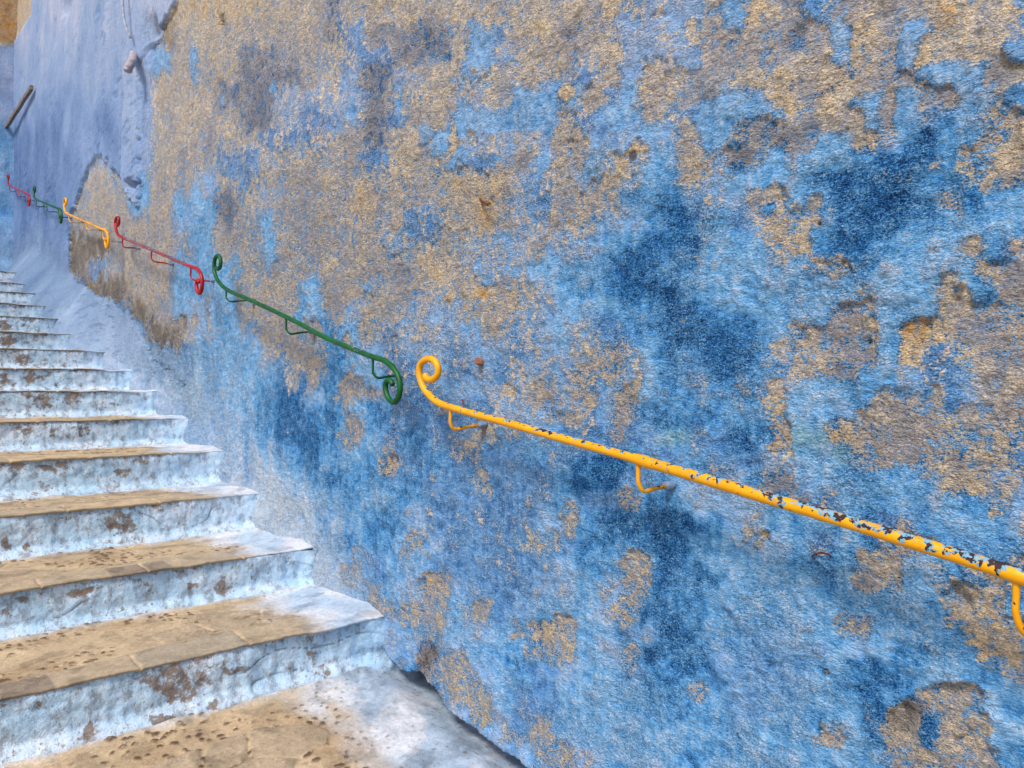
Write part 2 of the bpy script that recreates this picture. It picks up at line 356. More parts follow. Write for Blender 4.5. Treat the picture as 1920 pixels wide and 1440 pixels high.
BUMPS = [ # relief spots: centre, half axes, metres (+ out of the wall)
 (1062,174,11,13,.012),(1203,283,16,10,.012),(1195,285,8,8,.006),(1577,232,12,8,.012),(845,563,6,12,.012),(735,870,12,22,-.012),
 (291,58,8,26,-.07),(412,42,5,14,-.05),(251,349,9,8,-.09),(125,12,8,18,-.03),(278,70,7,40,-.03),(1533,415,4,4,-.02),(1622,639,4,4,-.015),
 (1570,805,14,16,.008),(905,378,8,5,-.012),(1800,1128,20,26,-.012),(1690,1345,26,34,-.010),(396,160,10,34,-.012),(1050,1130,1,1,0),
 (1585,70,10,40,-.006),(545,10,5,5,0),(965,1215,3,40,-.006)]
CRACKS = [ # polylines: relief in metres, half width px
 ([(262,200),(248,240),(240,262),(225,285)], -.012, 2.2), ([(262,300),(240,262)], -.01, 1.5), ([(205,240),(180,290)], -.008, 1.5),
 ([(252,600),(275,650),(300,680),(345,722),(330,712)], -.03, 3.5), ([(30,140),(58,150)], -.02, 2), ([(395,140),(365,185),(352,210)], -.014, 4),
 ([(290,150),(275,200)], -.02, 3), ([(290,440),(292,405),(303,402)], -.008, 2), ([(840,250),(815,230),(800,270),(770,300)], -.012, 3),
 ([(1180,30),(1240,20)], -.018, 8), ([(1300,130),(1340,180),(1390,165),(1430,170)], -.010, 6), ([(1395,275),(1470,240),(1520,235)], -.012, 5),
 ([(1690,145),(1820,100),(1900,120)], -.012, 8), ([(1520,30),(1500,50)], -.016, 10), ([(1690,640),(1720,610),(1760,620),(1790,555),(1830,570),(1900,575)], -.007, 4),
 ([(1560,795),(1610,740),(1700,730)], -.006, 4), ([(1180,345),(1150,420)], .006, 3), ([(860,300),(915,330)], -.009, 4), ([(1040,270),(1110,260)], -.012, 6),
 ([(1030,590),(1045,610)], -.01, 4), ([(1600,1060),(1585,1100)], -.014, 6), ([(1740,1270),(1850,1290)], .006, 8), ([(1310,195),(1325,280)], -.008, 3)]

def ell_w(px, py, cx, cy, rx, ry, lean, soft=.35):
    dx = px - cx; dy = py - cy; dx = dx + lean * dy
    return 1 - sst(1 - soft, 1 + soft, np.sqrt((dx / rx) ** 2 + (dy / ry) ** 2))
def poly_d(px, py, pts):
    d = np.full(px.shape, 1e9)
    for (ax, ay), (bx, by) in zip(pts[:-1], pts[1:]):
        vx, vy = bx - ax, by - ay; l = vx * vx + vy * vy
        t = np.clip(((px - ax) * vx + (py - ay) * vy) / l, 0, 1)
        d = np.minimum(d, np.hypot(px - ax - t * vx, py - ay - t * vy))
    return d
def inpoly(px, py, pts):
    r = np.zeros(px.shape, bool); n = len(pts)
    for i in range(n):
        (x1, y1), (x2, y2) = pts[i], pts[(i + 1) % n]
        if y1 == y2: continue
        c = ((y1 > py) != (y2 > py)) & (px < (x2 - x1) * (py - y1) / (y2 - y1) + x1)
        r ^= c
    return r

# ------------------------------------------------------------------ step geometry (Y of the nose, height of the tread)
STEP = [(2.55, .623), (3.16, .788), (3.76, .969), (4.28, 1.155), (4.90, 1.32), (5.48, 1.485),
        (6.08, 1.64), (6.68, 1.80), (7.28, 1.965), (7.88, 2.14), (8.50, 2.31), (9.10, 2.485), (9.75, 2.66), (10.40, 2.86)]
GROUND0 = .445      # height of the lowest visible tread at its back
def tread_h(Y):     # height of the walking surface along the wall
    h = np.where(Y < 2.55, GROUND0 - np.clip(2.55 - Y, 0, 1.25) * .13, 0.)
    for y, z in STEP: h = np.where(Y >= y, z, h)
    return h

def slope_h(Y):     # the same, as one smooth ramp
    ys = [2.55] + [y for y, z in STEP[1:]] + [11.0, 13.]
    zs = [GROUND0 + .02] + [z - .09 for y, z in STEP[1:]] + [2.86, 2.86]
    return np.where(Y < 2.55, tread_h(Y), np.interp(Y, ys, zs))

# ------------------------------------------------------------------ the wall
def build_wall():
    ys = [-2.5]
    while ys[-1] < .15: ys.append(ys[-1] + .05)
    while ys[-1] < 12.44:
        z = (ys[-1] + .99) / 1.19 if ys[-1] > 3 else SN * 1.52 + CS * ys[-1]
        ys.append(ys[-1] + max(.0046, z * z / 1750))
    zs = [.05]
    while zs[-1] < .33: zs.append(zs[-1] + .02)
    while zs[-1] < 7.2:
        h = abs(zs[-1] - CZ); zs.append(zs[-1] + .0046 * max(1, h / .75))
    ys = np.array(ys); zs = np.array(zs)
    Y, Z = np.meshgrid(ys, zs); nr, nc = Y.shape; Y = Y.ravel(); Z = Z.ravel()
    px, py = proj(0., Y, Z)
    # warp: metres of wander turned into map units
    sc = F / np.maximum(SN * 1.52 + CS * Y, .3)
    near = np.clip((px - 150) / 700, 0.12, 1)
    w1 = fbm(Y * 5, Z * 5, 4, 11, .6); w2 = fbm(Y * 5, Z * 5, 4, 29, .6)
    mx = px + w1 * 26 * near; my = py + w2 * 30
    # bilinear map
    u = np.clip(mx / 40 - .5, 0, 46.999); v = np.clip(my / 40 - .5, 0, 34.999)
    # far above / below / beyond the measured part the pattern simply carries on with noise
    i = u.astype(int); j = v.astype(int); fu = u - i; fv = v - j
    fu = sst(.12, .88, fu)[:, None]; fv = sst(.12, .88, fv)[:, None]
    P = (GRID[j, i] * (1 - fu) + GRID[j, i + 1] * fu) * (1 - fv) + (GRID[j + 1, i] * (1 - fu) + GRID[j + 1, i + 1] * fu) * fv
    w3 = fbm(Y * 22, Z * 22, 4, 33, .65); w4 = fbm(Y * 22, Z * 22, 4, 37, .65)
    ex = px + (w1 * 10 + w3 * 12) * near; ey = py + w2 * 10 + w4 * 12
    for (cx, cy, rx, ry, ln, c) in ELL:
        m = (np.abs(px - cx) < rx * 2 + 25 + abs(ln) * ry * 2) & (np.abs(py - cy) < ry * 2 + 25)
        if not m.any(): continue
        w = ell_w(ex[m], ey[m], cx, cy, rx, ry, ln, .6)[:, None] * (1. if c in 'bk' else .85)
        P[m] = P[m] * (1 - w) + CLSV[c] * w
    # smooth lavender coat at the far left, a separate thicker layer
    lavp = [(330, -900), (332, 8), (305, 45), (272, 85), (260, 130), (262, 200), (262, 385), (248, 372), (236, 352), (222, 322), (200, 300), (186, 288), (176, 300),
            (158, 330), (146, 372), (132, 405), (131, 505), (150, 530), (205, 562), (258, 600), (280, 655), (305, 684), (348, 724), (350, 1500), (-900, 1500), (-900, -900)]
    edge = poly_d(px, py, lavp)
    lx = px + (fbm(Y * 6, Z * 14, 3, 77) * 5) * np.clip((px - 100) / 120, .15, 1) * np.where((np.abs(px - 262) < 8) & (py > 130) & (py < 380), .2, 1); ly = py + fbm(Y * 8, Z * 8, 3, 78) * 10
    lav = inpoly(lx, ly, lavp).astype(float)
    low = lav * sst(560, 640, py)           # the pale foot of the wall
    A_ = CLSV['a'].copy()
    keepk = ((px < 60) & (py < 85) & (py < 120 - px * 1.6))
    lavw = (lav * (1 - keepk))[:, None] * (1 - sst(0, 1, (py - 640) / 60))[:, None]
    P = P * (1 - lavw) + A_ * lavw
    k_ = keepk[:, None] * .9; P = P * (1 - k_) + CLSV['k'] * k_
    # tones inside the lavender coat
    P[:, 1] += lavw[:, 0] * (.16 * fbm(Y * 1.0, Z * 1.2, 3, 41) + .14 * fbm(Y * 3, Z * 2.5, 4, 45) + .24 * (1 - sst(40, 260, py)) - .20 * sst(160, 300, py) * (1 - sst(90, 180, px)) - .06)
    P[:, 0] += lavw[:, 0] * (.10 * sst(100, 0, np.hypot(px - 290, py - 300)))
    # medium scale wander of every field
    f1 = fbm(Y * 9, Z * 9, 5, 51, .62); f2 = fbm(Y * 3.2, Z * 3.2, 4, 61, .55); f3 = fbm(Y * 28, Z * 28, 3, 71, .6)
    strk = fbm(Y * 16, Z * 2.0, 4, 81, .6)
    streaky = sst(1150, 700, px) * (1 - lavw[:, 0])
    free = 1 - lavw[:, 0] * .8
    P[:, 0] += free * (.27 * f1 + .16 * f3 + .06 * f2) + streaky * .06 * strk
    P[:, 1] += free * (.13 * f1 + .09 * f2 + .20 * f3)
    P[:, 0] -= .10 * sst(720, 920, py) * sst(1550, 1350, px) + streaky * .16 * strk
    P[:, 2] += free * (.20 * f2 + .16 * fbm(Y * 6, Z * 6, 4, 63, .6) + .10 * f3)
    P[:, 3] += (1 - lavw[:, 0]) * .38 * sst(520, 250, py + px * .12)
    # white wash creeping up from the steps, and darker blotches at the near foot
    hs = Z - slope_h(Y); bl = sst(3.6, 5.2, Y); hh = hs
    drip = fbm(Y * 9, Z * 1.6, 4, 91, .6)
    far = sst(2.4, 3.2, Y)
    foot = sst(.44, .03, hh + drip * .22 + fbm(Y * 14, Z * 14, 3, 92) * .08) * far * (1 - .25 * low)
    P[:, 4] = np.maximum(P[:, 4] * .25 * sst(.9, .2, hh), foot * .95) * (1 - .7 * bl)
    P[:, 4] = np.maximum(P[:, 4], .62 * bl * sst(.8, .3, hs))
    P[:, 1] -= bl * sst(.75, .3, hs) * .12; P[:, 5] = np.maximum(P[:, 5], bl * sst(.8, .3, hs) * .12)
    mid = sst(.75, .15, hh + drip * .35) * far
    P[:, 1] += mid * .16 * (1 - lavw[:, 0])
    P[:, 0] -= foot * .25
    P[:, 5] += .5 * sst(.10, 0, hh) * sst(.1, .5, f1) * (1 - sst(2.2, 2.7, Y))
    # relief
    rel = .016 * f2 * free + .009 * f1 * free + .0050 * f3 * free + .012 * fbm(Y * .9, Z * .9, 2, 95)
    rel += free * .0030 * gn(Y * 60, Z * 75, 96) * sst(-.6, .4, f1)
    bare = sst(.42, .56, P[:, 0] + gn(Y * 60, Z * 60, 97) * .10)
    rel -= bare * (.0065 + .006 * np.clip(f2, -.5, 1)) * free
    rel += lavw[:, 0] * (.024 + .006 * fbm(Y * 2, Z * 1.2, 3, 98))
    strip = sst(230, 235, px) * (1 - sst(257, 262, px)) * sst(90, 130, py) * (1 - sst(380, 392, py))
    rel += strip * .012
    P[:, 1] += strip * .16 * sst(0, 1, (py - 90) / 40)
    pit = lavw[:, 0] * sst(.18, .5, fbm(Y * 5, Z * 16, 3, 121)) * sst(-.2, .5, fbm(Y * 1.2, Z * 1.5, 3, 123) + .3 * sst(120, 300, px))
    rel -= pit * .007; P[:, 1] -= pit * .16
    for (cx, cy, rx, ry, a) in BUMPS:
        m = (np.abs(px - cx) < rx * 2.2) & (np.abs(py - cy) < ry * 2.2)
        if m.any(): rel[m] += a * ell_w(ex[m], ey[m], cx, cy, rx, ry, 0, .6)
    for pts, a, hw in CRACKS:
        xs_ = [p[0] for p in pts]; ys_ = [p[1] for p in pts]
        m = (px > min(xs_) - 30) & (px < max(xs_) + 30) & (py > min(ys_) - 30) & (py < max(ys_) + 30)
        if m.any():
            d = poly_d(ex[m], ey[m], pts); rel[m] += a * .45 * (1 - sst(hw * .2, hw * 1.3, d)) * sst(-.35, .15, gn(Y[m] * 9, Z[m] * 9, 600))
    # battered foot (haunch) along the upper flight
    A = sst(6.3, 7.5, Y) * .18 + sst(4.9, 6.5, Y) * .02 + sst(2.7, 3.4, Y) * .02
    H = .16 + .30 * sst(4.6, 6.2, Y)
    q = np.clip(1 - hs / H, -.5, 1.3)
    fl = A * np.clip(sst(0, 1, q) + np.maximum(q - 1, 0), 0, 1.1)
    rel += fl + .012 * sst(.08, 0, hs) * far
    # undercut along the lowest tread: the wall hangs over a dark gap
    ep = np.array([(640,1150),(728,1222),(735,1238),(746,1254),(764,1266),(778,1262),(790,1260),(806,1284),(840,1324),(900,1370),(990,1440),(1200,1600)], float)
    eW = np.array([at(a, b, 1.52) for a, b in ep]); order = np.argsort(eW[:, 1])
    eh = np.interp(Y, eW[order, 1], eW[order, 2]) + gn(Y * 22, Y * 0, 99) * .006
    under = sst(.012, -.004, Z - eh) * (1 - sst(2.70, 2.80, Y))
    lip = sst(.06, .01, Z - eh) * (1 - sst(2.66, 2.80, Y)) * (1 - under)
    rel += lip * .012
    rel = rel - under * .125; P[:, 5] = np.maximum(P[:, 5], under * .8)  # shade of the gap is put into the colour of the recess
    X = -rel
    fld = np.stack([P[:, 0], P[:, 1], P[:, 2], np.clip(P[:, 3], 0, 1)], 1)
    fl2 = np.stack([np.clip(P[:, 4], 0, 1), np.clip(P[:, 5], 0, 1), np.clip(P[:, 6], 0, 1), np.ones(len(X))], 1)
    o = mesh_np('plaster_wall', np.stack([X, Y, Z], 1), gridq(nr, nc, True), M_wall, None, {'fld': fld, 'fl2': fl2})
    tag(o, 'tall flaking blue and tan plaster wall carrying the handrails beside the steps', 'wall')
    print('wall', nr, nc, time.time() - T0)
    # thickness behind the face and a coping
    return o
WALL = build_wall()
def box(name, lo, hi, mat, parent=None, nsub=1):
    x0, y0, z0 = lo; x1, y1, z1 = hi
    V = [(x0,y0,z0),(x1,y0,z0),(x1,y1,z0),(x0,y1,z0),(x0,y0,z1),(x1,y0,z1),(x1,y1,z1),(x0,y1,z1)]
    Q = [(0,3,2,1),(4,5,6,7),(0,1,5,4),(1,2,6,5),(2,3,7,6),(3,0,4,7)]
    return mesh_np(name, V, Q, mat, parent, smooth=False)
core = box('masonry_core', (.19, -2.5, -.2), (.6, 12.9, 7.25), M_ground, WALL)

def build_end_wall():
    xs = np.linspace(-3.2, .12, 160); zs = np.concatenate([np.linspace(2.7, 5, 120), np.linspace(5.03, 7.3, 60)])
    X, Z = np.meshgrid(xs, zs); nr, nc = X.shape; X = X.ravel(); Z = Z.ravel()
    f = fbm(X * 4, Z * 3, 4, 301); g = fbm(X * 1.2, Z * 1.0, 3, 305)
    hi = sst(4.9, 5.3, Z + g * .15)
    n = len(X); top = sst(6.1, 6.3, Z + .15 * f)
    bare = .12 + .10 * f + top * .8; tone = .74 + .12 * f + .10 * g; lav = hi
    grime_shade = sst(3.35, 3.0, Z + f * .2) * .55  # only real grime at the base of this wall
    fld = np.stack([bare + grime_shade * .3, tone + hi * .08, np.full(n, .4) + .45 * top, lav * (1 - top)], 1)
    fl2 = np.stack([np.zeros(n), grime_shade, np.zeros(n), np.ones(n)], 1)
    Yv = 12.36 - .02 * f - .03 * g - .10 * sst(3.3, 3.0, Z)
    o = mesh_np('end_wall', np.stack([X, Yv, Z], 1), gridq(nr, nc), M_wall, None, {'fld': fld, 'fl2': fl2})
    tag(o, 'plain light blue wall closing the top of the steps', 'wall')
    box('masonry_core', (-3.2, 12.5, 2.6), (.15, 12.9, 7.3), M_ground, o)
build_end_wall()

# ------------------------------------------------------------------ stairs
XL = -3.2
RISER_ELL = [(220,975,30,20),(248,985,12,14),(18,1022,9,12),(52,1022,5,9),(50,1122,12,7),(155,1110,20,10),(267,1092,18,7),(15,1150,9,13),(62,1157,6,7),
 (415,1100,10,18),(360,1100,12,6),(472,1075,10,12),(505,1070,12,7),(315,1275,50,28),(340,1300,30,16),(450,1255,28,8),(585,1222,24,30),(612,1245,10,22),
 (75,1320,12,9),(400,1325,11,16),(310,1352,28,12),(170,1365,6,24),(75,1425,14,6),(105,877,22,14),(235,885,18,9),(265,865,12,7),(30,875,10,6),
 (55,810,9,10),(100,815,7,14),(160,812,7,10),(75,752,24,14),(135,750,10,10),(10,712,12,14),(60,706,10,10),(45,677,15,6),(85,675,8,6),
 (15,640,24,6),(150,655,8,4),(10,613,14,7),(50,606,10,9),(345,1010,0.1,.1)]
def tread_edge(X, k):
    return .012 * fbm(X * 2.2, X * 0 + k * 3.7, 3, 401) + .004 * gn(X * 22, X * 0 + k, 405)
def build_stairs():
    root = empty('stone_staircase', (-1.6, 2.5, GROUND0))
    tag(root, 'long flight of worn steps with pale blue risers climbing along the wall', 'staircase')
    tan1, tan2, grey, peb, white, bluew = (lin(c) * K for c in ('#ccb391', '#b99e7c', '#a39887', '#5e4a38', '#dcdfe6', '#bccfe3'))
    def tread(k, y0, y1, h, parent, dz=.0, fine=.006, name='tread'):
        """y0 nose, y1 back; gentle heightfield with nosing slabs, pebbles and mortar"""
        xs = np.concatenate([np.linspace(XL, -1.45, int(1.75 / max(fine * 3, .02))), np.arange(-1.45 + fine, .14, fine)])
        yy = np.concatenate([[0, .0], np.arange(0, 1, fine / (y1 - y0 + .05)), [1.]])
        X, T = np.meshgrid(xs, yy); nr, nc = X.shape; X = X.ravel(); T = T.ravel()
        row = np.repeat(np.arange(nr), nc)
        painted = sst(-.40, -.22, X + fbm(X * 4, T * 2 + k, 3, 411) * .16 + (T - .5) * .04 + (.05 if k == 0 else 0) - (.06 if k > 2 else 0))
        over = .004 * (1 - painted)
        Y = y0 - over + tread_edge(X, k) * (1 - T) + T * (y1 - y0 + .05)
        d = Y - y0                                    # metres from the nose
        # nosing slabs
        slw = .36; sd = .17 + .05 * gn(X * 1.3, X * 0 + k * 5.1, 420)
        if k == 0: sd = .12 + .05 * gn(X * 1.3, X * 0, 420)
        xi = X / slw + .45 * k + .12 * gn(X * 2, X * 0 + k, 421); ci = np.floor(xi); fx = xi - ci
        jx = np.minimum(fx, 1 - fx) * slw
        jd = np.minimum(jx, np.abs(sd - d) + 0 * d)
        inslab = (d < sd)
        mort = sst(.006, .001, jd + gn(X * 60, Y * 60, 424) * .003)
        sid = rnd(ci.astype(np.int64), np.full(len(ci), k), 430)
        slabtone = sid[:, None]
        sc_ = tan1 * (1 - slabtone * .8) + grey * slabtone * .8
        dark = ((sid > 2) | ((k == 2) & (X > -.82) & (X < -.60) & (d < .13)) | ((k == 1) & (X < -1.10) & (X > -1.5)))[:, None]; sc_ = np.where(dark, lin('#9c8b78') * K, sc_)
        # pebbles behind
        ps = 26.; X0_, Y0_ = X, Y
        d1, d2, pid = worley(X * ps + .6 * gn(X * 9, Y * 9, 453), Y * ps * 1.25 + .6 * gn(X * 9, Y * 9, 454), 440 + k)
        cl = sst(-.12, .2, gn(X * 4.5, Y * 5 + k, 450) + (.35 if k == 0 else 0.06)) * sst(-.6, .1, gn(X * 30, Y * 30, 451))
        pr = (.13 + .26 * pid) * (1 + .25 * gn(X * 70, Y * 70, 452)) * (1 - .45 * painted)
        pebm = sst(pr, pr * .78, d1) * (pid > .34) * cl * (~inslab)
        d3, d4, pid2 = worley(X * 5.2, Y * 6.5, 460 + k)
        flag = (pid2 > .62) & (~inslab) & (d < (y1 - y0) - .08)
        fedge = sst(.02, .09, d4 - d3)
        flagm = flag * fedge
        mc = tan1 * .98 + 0 * slabtone
        mc = mc * (1 + .10 * gn(X * 9, Y * 9, 470))[:, None] + (tan2 - tan1) * sst(0, .5, gn(X * 3, Y * 3, 471))[:, None]
        col = mc * (1 - pebm[:, None]) + (peb * (.7 + .9 * pid[:, None])) * pebm[:, None]
        fc = (grey * .45 + tan2 * .55) * (.9 + .25 * pid2[:, None])
        fm = (flagm * .85)[:, None]; col = col * (1 - fm) + fc * fm
        pebm = pebm * (1 - flagm)
        g1, g2, gid = worley(X * 62, Y * 80, 465 + k)
        grit = sst(.30, .18, g1) * (gid > .62) * sst(-.3, .3, gn(X * 7, Y * 7 + k, 466)) * (1 - .5 * inslab)
        gritc = np.where((gid > .84)[:, None], lin('#e2cda8') * K, lin('#6f5a42') * K)
        ins = inslab[:, None]
        slabc = sc_ * (1 - mort[:, None]) + tan1 * .98 * mort[:, None]
        col = np.where(ins, slabc, col)
        col = col * (1 - .6 * grit[:, None]) + gritc * .6 * grit[:, None]
        back = sst(.07, .015, (y1 - Y) + fbm(X * 7, Y * 7, 3, 480) * .05)
        wash = np.maximum(painted, back * .85)
        wn = sst(-.35, .25, gn(X * 14, Y * 14, 481) + painted * 1.2 - .4 + gn(X * 45, Y * 45, 482) * .5)
        wash = wash * (.55 + .45 * wn)
        # pebbles stay darker through the wash
        if k == 0:
            bz = sst(-.1, .5, gn(X * 5, Y * 5, 483) + .6 * sst(-.3, 0, X) + .3 * gn(X * 20, Y * 20, 485))[:, None]; wc = white * (1 - bz) + bluew * .85 * bz; wc = wc * (1 - .16 * sst(.1, .6, gn(X * 16, Y * 16, 486) + .3 * gn(X * 50, Y * 50, 487)))[:, None]
        else:
            wc = white + (bluew - white) * sst(-.2, .4, gn(X * 5, Y * 5 + k, 483))[:, None]
        if k >= 6: wash = np.maximum(wash, .75 * sst(-.3, .2, gn(X * 8, Y * 8 + k, 484)))
        w_ = (wash * (1 - .6 * pebm))[:, None]
        col = col * (1 - w_) + wc * w_
        dirt = sst(.20, .5, gn(X * 11, Y * 11, 490 + k) + .3 * gn(X * 40, Y * 40, 491)) * .5
        col = col * (1 - dirt[:, None] * .5)
        hz = h + .006 * fbm(X * 5, Y * 5, 3, 495) + .005 * pebm * (1 - painted * .8) + .0015 * grit + .004 * flagm * (1 - painted) + np.where(inslab, .006 * (1 - mort), 0) * (1 - painted)
        hz = hz + painted * .010 * sst(-.2, .05, X) * sst(.0, .12, d) + back * .008
        if k == 0: hz = hz - np.clip(2.55 - Y, 0, 1.25) * .13 - .055 * sst(-.13, .06, X + .02 * gn(Y * 8, Y * 0, 497)) * sst(2.58, 2.45, Y)
        hz = hz + fl_side(X, Y, k) * sst(0, .12, d)
        # rows 0,1: turned-down lip of the slabs
        lip = .011 if k < 5 else .008
        hz = np.where(row == 0, hz - lip, hz)
        Y = np.where(row == 0, Y + .006, Y)
        hz = np.where(row >= 2, hz, hz); 
        soft = (row == 1); hz = np.where(soft, hz - .006, hz)
        col[row == 0] *= .9
        return mesh_np(name, np.stack([X, Y, hz], 1), gridq(nr, nc), M_tread, parent, {'col': col})
    def fl_side(X, Y, k):   # limewash swept up against the wall
        return .012 * sst(-.16, .06, X) ** 2 * (0 if k == 0 else 1)
    def riser(k, y, z0, z1, parent, fine=.006):
        xs = np.concatenate([np.linspace(XL, -1.45, 60), np.arange(-1.45 + fine, .14, fine)])
        zz = np.linspace(z0 - .03, z1 - .004, max(8, int((z1 - z0) / fine)))
        X, Z = np.meshgrid(xs, zz); nr, nc = X.shape; X = X.ravel(); Z = Z.ravel()
        Y = y + tread_edge(X, k) + .010 * fbm(X * 3, Z * 6 + k, 3, 501) + .004 * fbm(X * 22, Z * 22, 3, 503)
        q = (Z - z0) / (z1 - z0)
        Y = Y - .03 * sst(.28, 0, q) + .004            # the wash is thicker at the foot
        Y = Y + .005 * sst(.82, 1.0, q) * (1 - sst(-.35, -.2, X)) - .03 * sst(-.12, .03, X)
        px, py = proj(X, Y, Z)
        ex = px + 14 * fbm(X * 18, Z * 18, 3, 510); ey = py + 9 * fbm(X * 18, Z * 18, 3, 511)
        e = np.zeros(len(X))
        for (cx, cy, rx, ry) in RISER_ELL:
            m = (np.abs(px - cx) < rx * 2 + 20) & (np.abs(py - cy) < ry * 2 + 20)
            if m.any(): e[m] = np.maximum(e[m], ell_w(ex[m], ey[m], cx, cy, rx, ry, 0, .4))
        n1 = fbm(X * 5, Z * 8 + k * 3, 4, 520); n2 = fbm(X * 14, Z * 14 + k, 3, 521)
        bare = .22 + .24 * n1 + .14 * n2 + .16 * sst(.5, 1, q) + e * .42
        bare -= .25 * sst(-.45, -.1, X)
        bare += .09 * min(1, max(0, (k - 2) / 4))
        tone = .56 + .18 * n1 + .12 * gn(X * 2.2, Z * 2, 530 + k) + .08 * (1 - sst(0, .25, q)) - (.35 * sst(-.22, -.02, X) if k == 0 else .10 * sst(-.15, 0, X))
        ck = sst(.035, .012, np.abs(gn(X * 4 + 3 * k, Z * 9, 540))) * sst(.05, .3, gn(X * 2.5, Z * 2.5 + k, 541)) * .75
        Y += ck * .004
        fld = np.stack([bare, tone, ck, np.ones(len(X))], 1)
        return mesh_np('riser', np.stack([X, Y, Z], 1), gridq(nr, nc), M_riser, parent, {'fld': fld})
    prev = GROUND0
    # lower steps the photographer stands on
    low = empty('step', (-1.6, 1.2, GROUND0 - .15), root); low.location = (0, -1.3, -.15)
    t0 = tread(0, 1.30, 2.55, GROUND0, type('P', (), {'location': (0, 0, 0)})(), fine=.005) if False else None
    def sub(step_y, h):
        e = bpy.data.objects.new('step', None); COL.objects.link(e); e.parent = root
        e.location = (0, step_y - root.location.y, h - root.location.z)
        return e
    bpy.data.objects.remove(low)
    class Off:  # mesh coordinates relative to the step's own empty
        def __init__(s, e): s.e = e; s.location = tuple(np.array(root.location) + np.array(e.location))
    def place(fn, e, *a, **kw):
        global link
        o = fn(*a[:-0] if False else a, parent=Off(e), **kw); return o
    lows = [(1.30, .28, 2.55, 0), (.55, .13, 1.30, -1), (-.25, -.02, .55, -2)]
    e = sub(1.30, GROUND0); tread(0, 1.30, 2.55, GROUND0, Off(e), fine=.005); riser(-1, 1.30, .13, .282, Off(e), fine=.02)
    e = sub(.55, .13); tread(-1, .55, 1.30, .13, Off(e), fine=.02); riser(-2, .55, -.02, .13, Off(e), fine=.02)
    e = sub(-.6, -.02); tread(-2, -2.4, .55, -.02, Off(e), fine=.04)
    for i, (y, z) in enumerate(STEP):
        y1 = STEP[i + 1][0] if i + 1 < len(STEP) else 12.5
        e = sub(y, z)
        f = .0048 if i < 3 else (.008 if i < 7 else .014)
        riser(i, y, prev, z, Off(e), fine=f)
        tread(i + 1, y, y1, z, Off(e), fine=f)
        prev = z
    # flank closing the open side of the flight
    return root
_link0 = link
def link(o, parent=None):
    COL.objects.link(o)
    if parent is not None: o.parent = getattr(parent, 'e', parent)
    return o
build_stairs(); print('stairs', time.time() - T0)

g = mesh_np('ground', [(-60, -60, -.06), (60, -60, -.06), (60, 60, -.06), (-60, 60, -.06)], [(0, 1, 2, 3)], M_ground); g['kind'] = 'structure'

# ------------------------------------------------------------------ handrails
def smooth_path(P, n=8):
    P = np.asarray(P, float); Q = np.vstack([2 * P[0] - P[1], P, 2 * P[-1] - P[-2]]); out = []
    for i in range(1, len(Q) - 2):
        p0, p1, p2, p3 = Q[i - 1:i + 3]
        L = np.linalg.norm(p2 - p1); m = max(2, min(60, int(L / .004))) if n is None else n
        # centripetal catmull-rom
        def tj(t, a, b): return t + max(np.linalg.norm(b - a), 1e-6) ** .5
        t0 = 0; t1 = tj(t0, p0, p1); t2 = tj(t1, p1, p2); t3 = tj(t2, p2, p3)
        for t in np.linspace(t1, t2, m, endpoint=False):
            A1 = (t1 - t) / (t1 - t0) * p0 + (t - t0) / (t1 - t0) * p1; A2 = (t2 - t) / (t2 - t1) * p1 + (t - t1) / (t2 - t1) * p2
            A3 = (t3 - t) / (t3 - t2) * p2 + (t - t2) / (t3 - t2) * p3
            B1 = (t2 - t) / (t2 - t0) * A1 + (t - t0) / (t2 - t0) * A2; B2 = (t3 - t) / (t3 - t1) * A2 + (t - t1) / (t3 - t1) * A3
            out.append((t2 - t) / (t2 - t1) * B1 + (t - t1) / (t2 - t1) * B2)
    out.append(P[-1]); return np.array(out)
def tube(name, path, r, mat, parent, wear=None, rust=None, seg=16, lumps=0.03):
    n = len(path); T = np.gradient(path, axis=0); T /= np.linalg.norm(T, axis=1)[:, None] + 1e-12
    N = np.cross(T[0], [0.3, 0.1, 1]); N /= np.linalg.norm(N); fr = []
    for i in range(n):
        N = N - T[i] * np.dot(N, T[i]); N /= np.linalg.norm(N); fr.append((N.copy(), np.cross(T[i], N)))
    r = np.broadcast_to(np.asarray(r, float), (n,)).copy()
    s = np.concatenate([[0], np.cumsum(np.linalg.norm(np.diff(path, axis=0), axis=1))])
    r *= 1 + lumps * gn(s * 30, s * 0 + 3, 600)
    a = np.linspace(0, 2 * np.pi, seg, endpoint=False)
    V = []; W = []
    w = np.full(n, .5) if wear is None else np.asarray(wear, float); ru = np.zeros(n) if rust is None else np.asarray(rust, float)
    def ring(c, nb, rr): return [c + rr * (math.cos(t) * nb[0] + math.sin(t) * nb[1]) for t in a]
    rings = [(path[0] - T[0] * r[0] * .35, fr[0], r[0] * .05, 0), (path[0] - T[0] * r[0] * .30, fr[0], r[0] * .7, 0)]
    rings += [(path[i], fr[i], r[i], i) for i in range(n)]
    rings += [(path[-1] + T[-1] * r[-1] * .30, fr[-1], r[-1] * .7, n - 1), (path[-1] + T[-1] * r[-1] * .35, fr[-1], r[-1] * .05, n - 1)]
    for c, nb, rr, i in rings:
        V += ring(c, nb, rr); W += [(w[i], ru[i], 0)] * seg
    R = len(rings); Q = []
    for i in range(R - 1):
        for j in range(seg): Q.append((i * seg + j, i * seg + (j + 1) % seg, (i + 1) * seg + (j + 1) % seg, (i + 1) * seg + j))
    return mesh_np(name, V, Q, mat, parent, {'wear': np.array(W, float)})

